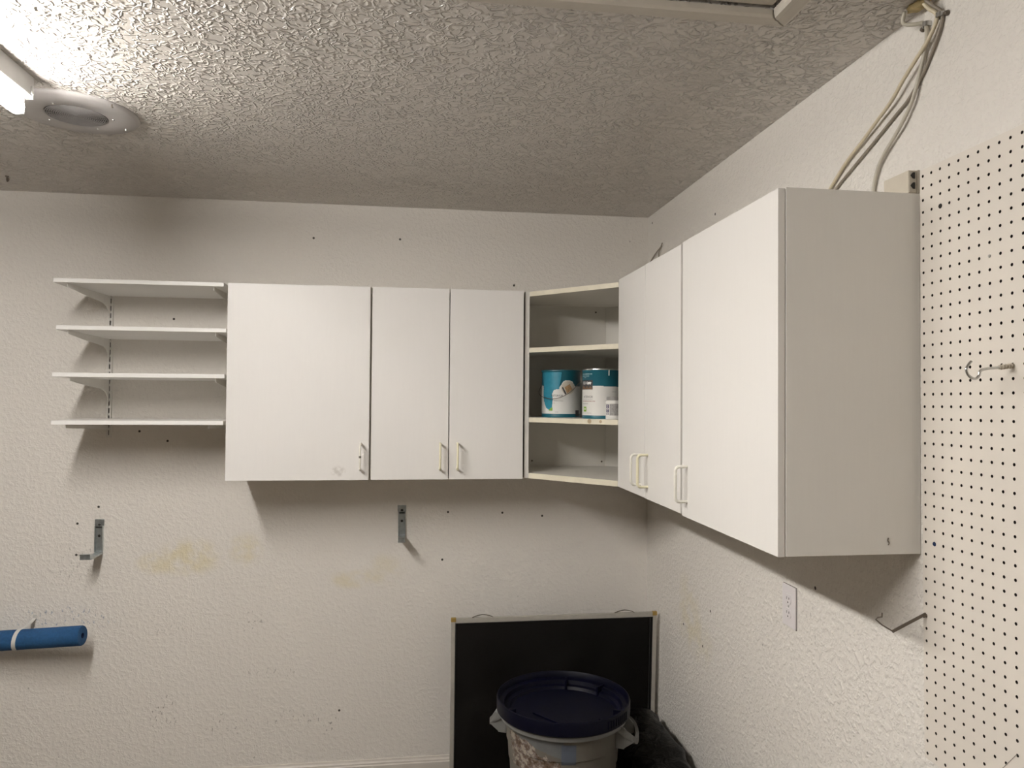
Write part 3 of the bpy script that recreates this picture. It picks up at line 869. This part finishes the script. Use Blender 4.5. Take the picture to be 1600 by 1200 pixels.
# ------------------------------------------------------------------ pool noodle and its hook
nd = Vector((math.cos(math.radians(6)) , -math.sin(math.radians(6)), math.tan(math.radians(3.6)))).normalized()
ne = Vector((-2.3285, -0.124, 0.6675))
nr, nh = 0.0385, 0.0105
NL = 0.74
ns = ne - nd * NL
rotn = Vector((0, 0, 1)).rotation_difference(nd).to_matrix().to_4x4()
t = thing('pool_noodle', ns.lerp(ne, .5) - Vector((0, 0, nr)), 'blue foam pool noodle hung along the back wall', 'pool noodle')
bm = B()
lathe(bm, [(nh, 0), (nr - .003, 0), (nr, .003), (nr, NL - .005), (nr - .002, NL - .001), (nr - .005, NL), (nh, NL)], seg=40, mat=Matrix.Translation(ns) @ rotn)
obj('foam_tube', bm, M['noodle'], t, smooth=True)
bm = B(); lathe(bm, [(nh, NL), (nh, NL - .15), (0, NL - .15)], seg=20, mat=Matrix.Translation(ns) @ rotn); obj('core_hole', bm, M['noodle_in'], t, smooth=True)
def noodle_hook(s, label, top):
    c = ns + nd * s
    xh = c.x
    pts = [(top[0], -.0015, top[2]), (top[0] - .004, -.006, top[2] - .018), (xh + .010, -.055, c.z + nr + .004)]
    cyc = c.y
    for k in range(0, 9):
        a = math.radians(75 + 195 * k / 8)
        pts.append((xh + .004 - .010 * k / 8, cyc + (nr + .0022) * math.cos(a), c.z + (nr + .0022) * math.sin(a)))
    pts.append((xh + .004, cyc + .012, c.z - nr - .003))
    bm = B(); tube(bm, pts, 0, smooth=3, flat=(0.014, 0.0018, (1, 0, 0), 'up'))
    tag(obj('noodle_hook', bm, M['hook'], base=(top[0], 0, c.z - nr), smooth=True), label, 'hook', 'hooks carrying the pool noodle')
noodle_hook(NL - .245, 'grey strap hook curling round the front of the blue pool noodle', (-2.5585, 0, .7205))

# ------------------------------------------------------------------ leaning window screen
t = thing('window_screen', (-0.455, -0.17, 0.0), 'white-framed insect screen with dark mesh standing behind the trash can', 'window screen')
SX0, SX1, SZ = -0.8905, -0.0195, 0.7105
FW, FT = 0.0165, 0.011
def scr(bm, x0, x1, y0, y1, z0, z1, bev=0.0):
    box(bm, x0, x1, y0, y1, z0, z1, bev)
lean = Matrix.Translation((0, -0.150, 0)) @ Matrix.Rotation(math.radians(3.2), 4, 'X')
def sobj(name, bm, mat, parent, label=None):
    bmesh.ops.transform(bm, matrix=lean, verts=bm.verts)
    return obj(name, bm, mat, parent, label=label)
for nm, a in (('frame_rail', (SX0 + FW, SX1 - FW, -FT, 0, SZ - FW - .004, SZ)), ('frame_rail', (SX0 + FW, SX1 - FW, -FT, 0, 0.004, FW + .004)),
              ('frame_stile', (SX0, SX0 + FW, -FT, 0, FW, SZ - FW + .002)), ('frame_stile', (SX1 - FW, SX1, -FT, 0, FW, SZ - FW + .002))):
    bm = B(); scr(bm, *a, 0.0015); sobj(nm, bm, M['alu'], t)
for xa, xb in ((SX0 - .001, SX0 + FW + .003), (SX1 - FW - .003, SX1 + .001)):
    for za, zb in ((SZ - FW + .001, SZ + .0015), (0.0, FW)):
        bm = B(); scr(bm, xa, xb, -FT - .0008, .0008, za, zb, 0.002); sobj('corner_key', bm, M['gold'], t, 'yellow plastic corner')
bm = B(); scr(bm, SX0 + FW, SX1 - FW, -.0052, -.0046, FW, SZ - FW); sobj('mesh', bm, M['mesh'], t)
bm = B()
for x in (SX0 + FW + .002, SX1 - FW - .002, SX1 - FW - .011):
    scr(bm, x - .002, x + .002, -.0085, -.0045, FW, SZ - FW - .004)
for zz in (SZ - FW - .006, FW + .003):
    scr(bm, SX0 + FW, SX1 - FW, -.0085, -.0045, zz - .002, zz + .002)
sobj('spline', bm, M['rubber'], t)
for x0 in (-0.8035, -0.2025):
    bm = B()
    pts = [(x0 - .004, -FT / 2, SZ - .002), (x0 + .012, -FT / 2 - .004, SZ + .006), (x0 + .040, -FT / 2 - .006, SZ + .013), (x0 + .070, -FT / 2 - .004, SZ + .007), (x0 + .086, -FT / 2, SZ - .001)]
    tube(bm, pts, 0, smooth=4, flat=(0.007, 0.0016, (0, 1, 0), 'up'))
    sobj('pull_tab', bm, M['tab'], t, 'brown plastic pull tab')

# ------------------------------------------------------------------ trash can with lid
CC = Vector((-0.508, -0.600, 0.0))
t = thing('trash_can', CC, 'grey round trash can with dark blue lid in front of the window screen', 'trash can')
LZ = 0.5400
def can_r(z):       # outer wall radius
    base = 0.180 + (0.2095 - 0.180) * (z / 0.5)
    return base - (0.004 if z < 0.395 else 0.0) - (0.003 if z < 0.33 else 0)
prof = [(0, 0.006), (0.17, 0.006), (0.178, 0.0), (0.182, 0.008)] + [(can_r(z), z) for z in (0.02, 0.10, 0.20, 0.30, 0.329)] + [(can_r(.331), .331), (can_r(.394), .394), (can_r(.396), .397), (can_r(.45), .45), (can_r(.4745), .4745)]
prof += [(can_r(.4745) - .006, .476), (can_r(.40) - .010, .40), (can_r(.02) - .008, .02), (0, .016)]
bm = B(); lathe(bm, prof, CC, 72); body = obj('body', bm, M['can'], t, smooth=True)
bm = B(); lathe(bm, [(.205, .468), (.216, .468), (.2265, .473), (.2275, .488), (.2245, .499), (.216, .499)], CC, 72); obj('rim', bm, M['can_rim'], t, smooth=True, label='pale rim under the lid')
def handle(ang, nm):
    mt = Matrix.Translation(CC) @ Matrix.Rotation(ang, 4, 'Z')
    bm = B()
    pts = [(0.205, -.062, .474), (0.246, -.056, .446), (0.262, -.030, .424), (0.265, 0, .419), (0.262, .030, .424), (0.246, .056, .446), (0.205, .062, .474)]
    P = spline(pts, 5)
    tmp = bmesh.new()
    rings = []
    for p in P:
        rings.append([tmp.verts.new(p + Vector(o)) for o in ((-.006, 0, -.011), (.006, 0, -.011), (.006, 0, .011), (-.006, 0, .011))])
    for A, Bq in zip(rings[:-1], rings[1:]):
        for k in range(4): tmp.faces.new((A[k], A[(k + 1) % 4], Bq[(k + 1) % 4], Bq[k]))
    tmp.faces.new(rings[0]); tmp.faces.new(rings[-1][::-1])
    bmesh.ops.recalc_face_normals(tmp, faces=tmp.faces)
    merge(bm, tmp, mt)
    for s in (-1, 1):
        prism(bm, [(.198, .402), (.226, .402), (.262, .428), (.246, .452), (.226, .474), (.200, .474)], .006,
              mt @ Matrix(((1, 0, 0, 0), (0, 0, 1, s * .050), (0, 1, 0, 0), (0, 0, 0, 1))), bev=.0008)
    box(bm, .198, .228, -.053, .053, .400, .406, .001, mt)
    obj(nm, bm, M['can_rim'], t)
handle(math.radians(-24), 'handle'); handle(math.radians(156), 'handle')
# lid: tall flange, sunken disc, ring step and ribs
bm = B()
lathe(bm, [(.2235, .4885), (.2330, .4900), (.2395, .4960), (.2405, .5330), (.2385, .5400), (.2345, .5412), (.2315, .5380), (.2290, .5180), (.2130, .5140), (.2085, .5000), (.1960, .4960), (.1900, .4860), (.120, .4830), (0, .4820)],
      CC, 80)
lid = obj('lid', bm, M['lid'], t, smooth=True, label='dark blue plastic lid with a sunken centre')
for a in (75, 35, 195, 300, 330):
    bm = B(); box(bm, .186, .226, -.004, .004, .486, .520, .0015, Matrix.Translation(CC) @ Matrix.Rotation(math.radians(a), 4, 'Z'))
    obj('rib', bm, M['lid'], lid)
bm = B(); box(bm, -.10, .035, -.0022, .0022, .4835, .4885, .001, Matrix.Translation(CC + Vector((-.05, -.09, 0))) @ Matrix.Rotation(math.radians(-52), 4, 'Z'))
obj('rib', bm, M['lid'], lid)
bm = B()
for k in range(9):
    a = math.radians(-62 + k * 3.2)
    box(bm, .2375, .2425, -.0035, .0035, .503, .530, .001, Matrix.Translation(CC) @ Matrix.Rotation(a, 4, 'Z'))
obj('grip', bm, M['lid'], lid)

def inside(p, poly):
    x, y = p; c = False
    n = len(poly)
    for i in range(n):
        x1, y1 = poly[i]; x2, y2 = poly[i - 1]
        if (y1 > y) != (y2 > y) and x < (x2 - x1) * (y - y1) / (y2 - y1) + x1: c = not c
    return c

def wrap_patch(c, rfun, a_face, u0, u1, z0, z1, test, nu=40, nz=40, lift=0.0006):
    """curved patch on a round wall. u = sideways position in radii as seen from a_face (-1..1), z height"""
    bm = B(); grid = {}
    def vert(i, j):
        if (i, j) not in grid:
            u = max(-.999, min(.999, u0 + (u1 - u0) * i / nu)); z = z0 + (z1 - z0) * j / nz
            th = a_face + math.asin(u)
            r = rfun(z) + lift
            grid[(i, j)] = bm.verts.new((c[0] + r * math.cos(th), c[1] + r * math.sin(th), c[2] + z))
        return grid[(i, j)]
    for i in range(nu):
        for j in range(nz):
            u = u0 + (u1 - u0) * (i + .5) / nu; z = z0 + (z1 - z0) * (j + .5) / nz
            if test is None or test(u, z):
                bm.faces.new((vert(i, j), vert(i + 1, j), vert(i + 1, j + 1), vert(i, j + 1)))
    bmesh.ops.recalc_face_normals(bm, faces=bm.faces)
    return bm

camxy = Vector((-1.0662, -3.2419))
def facing(c): 
    d = camxy - Vector((c[0], c[1])); return math.atan2(d.y, d.x)
fa = facing(CC)
def sticker_test(u, z):
    n = mnoise.noise(Vector((u * 9, z * 60, 0))) * .10 + mnoise.noise(Vector((u * 28, z * 190, 3))) * .06
    top = .456 - .066 * (u + .80) - (.018 if u > -.45 else 0)
    return -.86 + n < u < -.06 + n and .338 + abs(n) * .05 < z < top + n * .12
bm = wrap_patch(CC, can_r, fa, -.90, .0, .336, .462, sticker_test, 60, 44)
obj('peeling_sticker', bm, M['sticker'], body, label='torn brown and white sticker remains')
bm = wrap_patch(CC, can_r, fa, -.02, .22, .385, .455, None, 10, 6, .0004)
obj('faded_label', bm, M['blue_label'], body, label='faded blue label')
bm = wrap_patch(CC, can_r, fa, -.78, .02, .398, .466, lambda u, z: z > .452 - .06 * (u + .78), 30, 24, .0003)
obj('label_residue', bm, plain('grey_blue_residue', (0.12, 0.127, 0.13), 0.5, var=0.1), body, label='grey blue label residue')

# ------------------------------------------------------------------ black bag along the right wall
bm = B()
nu, nv = 60, 28
G = []
for i in range(nu + 1):
    s = i / nu
    y = -0.20 - 1.05 * s
    row = []
    endk = min(1.0, s / .10, (1 - s) / .08)
    hgt = .335 + .02 * math.sin(s * 9) + .012 * math.sin(s * 23 + 1)
    for j in range(nv):
        a = 2 * PI * j / nv
        ca, sa = math.cos(a), math.sin(a)
        ex = math.copysign(abs(ca) ** .7, ca); ez = math.copysign(abs(sa) ** .7, sa)
        k = .35 + .65 * math.sqrt(max(0, 1 - (1 - endk) ** 2))
        px = -.145 + .115 * ex * k
        pz = hgt * k * (.5 + .5 * ez)
        w = mnoise.noise(Vector((px * 9, y * 7, pz * 9))) * .028 + mnoise.noise(Vector((px * 22, y * 16, pz * 22 + 5))) * .012
        w *= min(1.0, pz / .03 if pz < .03 else 1)
        px += ex * w - .06 * (1 - pz / .36) * (1 if ex < 0 else 0); pz = max(0.001, pz + ez * w)
        px = min(px, -.014)
        row.append(bm.verts.new((px, y + .02 * math.sin(a * 2 + s * 7) * endk, pz)))
    G.append(row)
for i in range(nu):
    for j in range(nv):
        bm.faces.new((G[i][j], G[i][(j + 1) % nv], G[i + 1][(j + 1) % nv], G[i + 1][j]))
bm.faces.new(G[0][::-1]); bm.faces.new(G[-1])
bmesh.ops.recalc_face_normals(bm, faces=bm.faces)
tag(obj('black_bag', bm, M['bag'], base=(-.15, -.70, 0), smooth=True), 'black crumpled bag lying against the right wall beside the trash can', 'bag')

# ------------------------------------------------------------------ paint cans and jar on the corner shelf
SHZ = 1.5342
def text_on(c, rfun, a_face, s, u, z, size, mat, parent, name, lift=0.0010):
    cu = bpy.data.curves.new('text', 'FONT'); cu.body = s; cu.size = size; cu.extrude = 0.0
    cu.align_x = 'CENTER'; cu.align_y = 'CENTER'
    o = bpy.data.objects.new('text', cu); COL.objects.link(o)
    dg = bpy.context.evaluated_depsgraph_get()
    me = bpy.data.meshes.new_from_object(o.evaluated_get(dg))
    bm = B(); bm.from_mesh(me)
    bpy.data.objects.remove(o); bpy.data.meshes.remove(me); bpy.data.curves.remove(cu)
    th0 = a_face + math.asin(u)
    for v in bm.verts:
        r = rfun(z) + lift
        th = th0 + v.co.x / r
        v.co = Vector((c[0] + r * math.cos(th), c[1] + r * math.sin(th), c[2] + z + v.co.y))
    return obj(name, bm, mat, parent)

def paint_can(c, label, handle_up):
    t = thing('paint_can', c, label, 'paint can', 'paint cans on the corner shelf')
    R, H = 0.0810, 0.1915
    bm = B(); lathe(bm, [(0, .002), (R - .003, .002), (R - .001, 0), (R, .003), (R - .0015, .005), (R - .0015, H - .008), (R, H - .006), (R + .0002, H - .002), (R - .002, H), (R - .008, H - .001), (R - .010, H - .004), (R - .012, H - .006)], c, 48)
    obj('body', bm, M['teal'], t, smooth=True)
    bm = B(); lathe(bm, [(R - .012, H - .0065), (R - .014, H - .002), (R - .018, H - .002), (R - .020, H - .008), (0, H - .008)], c, 40); obj('lid', bm, M['tin'], t, smooth=True)
    bm = B(); lathe(bm, [(R - .0005, H - .0055), (R + .0012, H - .003), (R + .0005, H + .0005), (R - .003, H + .0015), (R - .006, H)], c, 48); obj('rim', bm, M['tin'] if handle_up else M['teal'], t, smooth=True)
    return t, R, H
# first can: light paint run down its front
ca = Vector((-0.4460, -0.2250, SHZ))
t, R, H = paint_can(ca, 'teal paint can with light blue paint run down its label, left of the pair', False)
fa = facing(ca)
RF = lambda z: R - .0015
px2 = lambda x, y: ((x - 475) / 372.0, H - (y - 140) / (1030 - 140) * H)
white = [px2(*p) for p in ((105, 430), (440, 470), (470, 430), (520, 350), (600, 320), (690, 350), (740, 440), (845, 445), (845, 962), (105, 962))]
bm = wrap_patch(ca, RF, fa, -.99, .99, .012, .15, lambda u, z: inside((u, z), white), 90, 60, .0004); lab = obj('label', bm, M['paper'], t)
spill = [px2(*p) for p in ((150, 140), (500, 140), (475, 300), (450, 420), (440, 495), (345, 510), (310, 590), (322, 680), (318, 760), (308, 840), (245, 885), (195, 850), (155, 720), (145, 600), (150, 430), (125, 200))]
bm = wrap_patch(ca, RF, fa, -.99, .2, .02, H - .008, lambda u, z: inside((u + .02 * mnoise.noise(Vector((0, z * 200, 0))), z), spill), 80, 80, .0009); obj('paint_run', bm, M['teal_light'], t, label='light blue paint run')
circ = px2(605, 470); disc = lambda u, z: ((u - circ[0]) * R) ** 2 + (z - circ[1]) ** 2 < .027 ** 2
bm = wrap_patch(ca, RF, fa, 0.0, .75, .08, .15, disc, 40, 40, .0007); obj('label_badge', bm, M['cream'], lab)
sq = [px2(*p) for p in ((545, 460), (640, 400), (690, 500), (590, 580))]
bm = wrap_patch(ca, RF, fa, .1, .7, .08, .15, lambda u, z: inside((u, z), sq), 40, 40, .0010); obj('label_picture', bm, M['tan'], lab)
sq2 = [px2(*p) for p in ((490, 470), (515, 455), (580, 585), (555, 605))]
bm = wrap_patch(ca, RF, fa, -.05, .4, .08, .14, lambda u, z: inside((u, z), sq2), 50, 40, .0011); obj('label_bar', bm, M['ink'], lab)
bm = wrap_patch(ca, RF, fa, -.60, -.42, .027, .040, None, 6, 4, .0008); obj('label_mark', bm, M['green'], lab)
bm = wrap_patch(ca, RF, fa, .74, .92, .006, .029, None, 6, 4, .0008); obj('label_square', bm, M['ink'], lab)
text_on(ca, RF, fa, 'INTERIOR', -.20, .0875, .0115, M['ink'], lab, 'label_text')
for u0, u1, zz, m in ((-.36, .12, .0665, 'grey_ink'), (-.38, -.30, .058, 'grey_ink'), (-.30, -.12, .0215, 'grey_ink')):
    bm = wrap_patch(ca, RF, fa, u0, u1, zz - .0012, zz + .0012, lambda u, z: math.sin(u * 160) > -.6, 60, 1, .0008); obj('label_line', bm, M[m], lab)
tx = Vector((-math.sin(fa), math.cos(fa), 0)); fw = Vector((math.cos(fa), math.sin(fa), 0))
if tx.x < 0: tx = -tx
bm = B()
def cp(u, z, out): return ca + tx * (u * R) + fw * (math.sqrt(max(0, 1 - min(1, u * u))) * R + out) + Vector((0, 0, z))
tube(bm, [cp(-1.0, .130, .0), cp(-1.12, .105, .004), cp(-1.04, .088, .02), cp(-.7, .078, .02), cp(-.3, .076, .014), cp(.1, .085, .010), cp(.5, .105, .009), cp(.85, .135, .006), cp(.99, .150, .002)], .0013, 6, smooth=5)
obj('bail_handle', bm, M['rusty'], t, smooth=True)
# second can
cb = Vector((-0.3185, -0.4150, SHZ))
t, R, H = paint_can(cb, 'teal and white paint can with a black logo square, partly behind the right cabinet door', True)
fa = facing(cb)
px3 = lambda x, y: ((x - 1222) / 385.0, H - (y - 120) / (1050 - 120) * H)
bm = wrap_patch(cb, RF, fa, -.99, .99, .0125, .128, lambda u, z: z < .1285 - .0032 * (u + 1), 80, 60, .0004); lab = obj('label', bm, M['paper'], t)
a0, a1 = px3(848, 330), px3(1040, 505)
bm = wrap_patch(cb, RF, fa, -.985, a1[0], a1[1], a0[1], None, 20, 4, .0008); lg = obj('logo_square', bm, M['ink'], lab)
bm = wrap_patch(cb, RF, fa, -.96, a1[0] - .02, a1[1] + .001, a1[1] + .013, lambda u, z: z < a1[1] + .010 + .004 * math.sin(u * 40), 20, 6, .0010); obj('logo_ground', bm, M['brown'], lg)
text_on(cb, RF, fa, 'BEHR', -.82, a0[1] - .0115, .0150, M['white_ink'], lg, 'logo_text', .0012)
bear = [px3(*p) for p in ((945, 385), (960, 368), (1000, 362), (1020, 380), (1008, 392), (1000, 415), (985, 415), (982, 398), (968, 398), (964, 415), (948, 415))]
bm = wrap_patch(cb, RF, fa, -.78, -.48, .125, .150, lambda u, z: inside((u, z), bear), 40, 30, .0011); obj('logo_bear', bm, M['white_ink'], lg)
text_on(cb, RF, fa, 'INTERIOR', -.72, .0835, .0118, M['ink'], lab, 'label_text')
for x0, x1, yy, m, th in ((860, 1090, 725, 'red_ink', .0016), (860, 955, 772, 'grey_ink', .0014), (860, 1040, 690, 'grey_ink', .0008), (860, 1020, 945, 'grey_ink', .0008), (1390, 1470, 545, 'grey_ink', .001)):
    u0, zz = px3(x0, yy); u1 = px3(x1, yy)[0]
    bm = wrap_patch(cb, RF, fa, u0, u1, zz - th, zz + th, lambda u, z: math.sin(u * 150) > -.6, 60, 1, .0008); obj('label_line', bm, M[m], lab)
for x0, x1, yy, th in ((850, 1030, 215, .002), (850, 975, 253, .0018), (885, 920, 282, .0014)):
    u0, zz = px3(x0, yy); u1 = px3(x1, yy)[0]
    bm = wrap_patch(cb, RF, fa, max(-.97, u0), u1, zz - th, zz + th, lambda u, z: math.sin(u * 130) > -.7, 50, 1, .0008); obj('label_line', bm, plain('pale_teal_ink', (.30, .45, .48), .5), lab)
u0, z1 = px3(875, 828); u1, z0 = px3(925, 920)
bm = wrap_patch(cb, RF, fa, u0, u1, z0, z1, None, 6, 6, .0008); gm = obj('label_mark', bm, M['green'], lab)
bm = wrap_patch(cb, RF, fa, u0 + .035, u1 - .035, z0 + .007, z1 - .006, None, 6, 6, .0011); obj('label_mark_centre', bm, M['white_ink'], gm)
tx = Vector((-math.sin(fa), math.cos(fa), 0))
if tx.x < 0: tx = -tx
fw = Vector((math.cos(fa), math.sin(fa), 0))
p = cb + fw * (R * .93) + tx * (R * .30)
bm = B(); tube(bm, [p + Vector((0, 0, H - .002)), p + Vector((0, 0, H - .016)) + fw * .003, p + Vector((0, 0, H - .026)) + fw * .002], 0.0022, 6); obj('paint_drip', bm, M['paper'], t)
# jar
cj = Vector((-0.3065, -0.5350, SHZ))
t = thing('jar', cj, 'small white jar with grey lid in front of the second paint can', 'jar')
bm = B(); lathe(bm, [(0, 0), (.0285, 0), (.0305, .003), (.0305, .012), (.0295, .014), (.0295, .058), (.0305, .060), (.0305, .066), (.027, .071), (.0255, .072)], cj, 36); obj('body', bm, M['paper'], t, smooth=True)
bm = B(); lathe(bm, [(.0255, .071), (.0275, .072), (.0275, .083), (.0260, .0845), (0, .0845)], cj, 36); obj('lid', bm, M['jar_lid'], t, smooth=True, label='grey screw lid')
fj = facing(cj); JR = lambda z: .0295
bm = wrap_patch(cj, JR, fj, -.52, .9, .0145, .0575, None, 24, 4, .0004); obj('label', bm, M['jar_win'], t, label='grey printed label')
for zz, hh in ((.052, .0035), (.045, .0045), (.035, .003), (.029, .0035), (.020, .002)):
    bm = wrap_patch(cj, JR, fj, -.92, -.62, zz - hh, zz + hh, lambda u, z: abs(u + .77) > .05 or abs(z - zz) > hh * .4, 8, 5, .0005); obj('label_mark', bm, M['purple'], t)
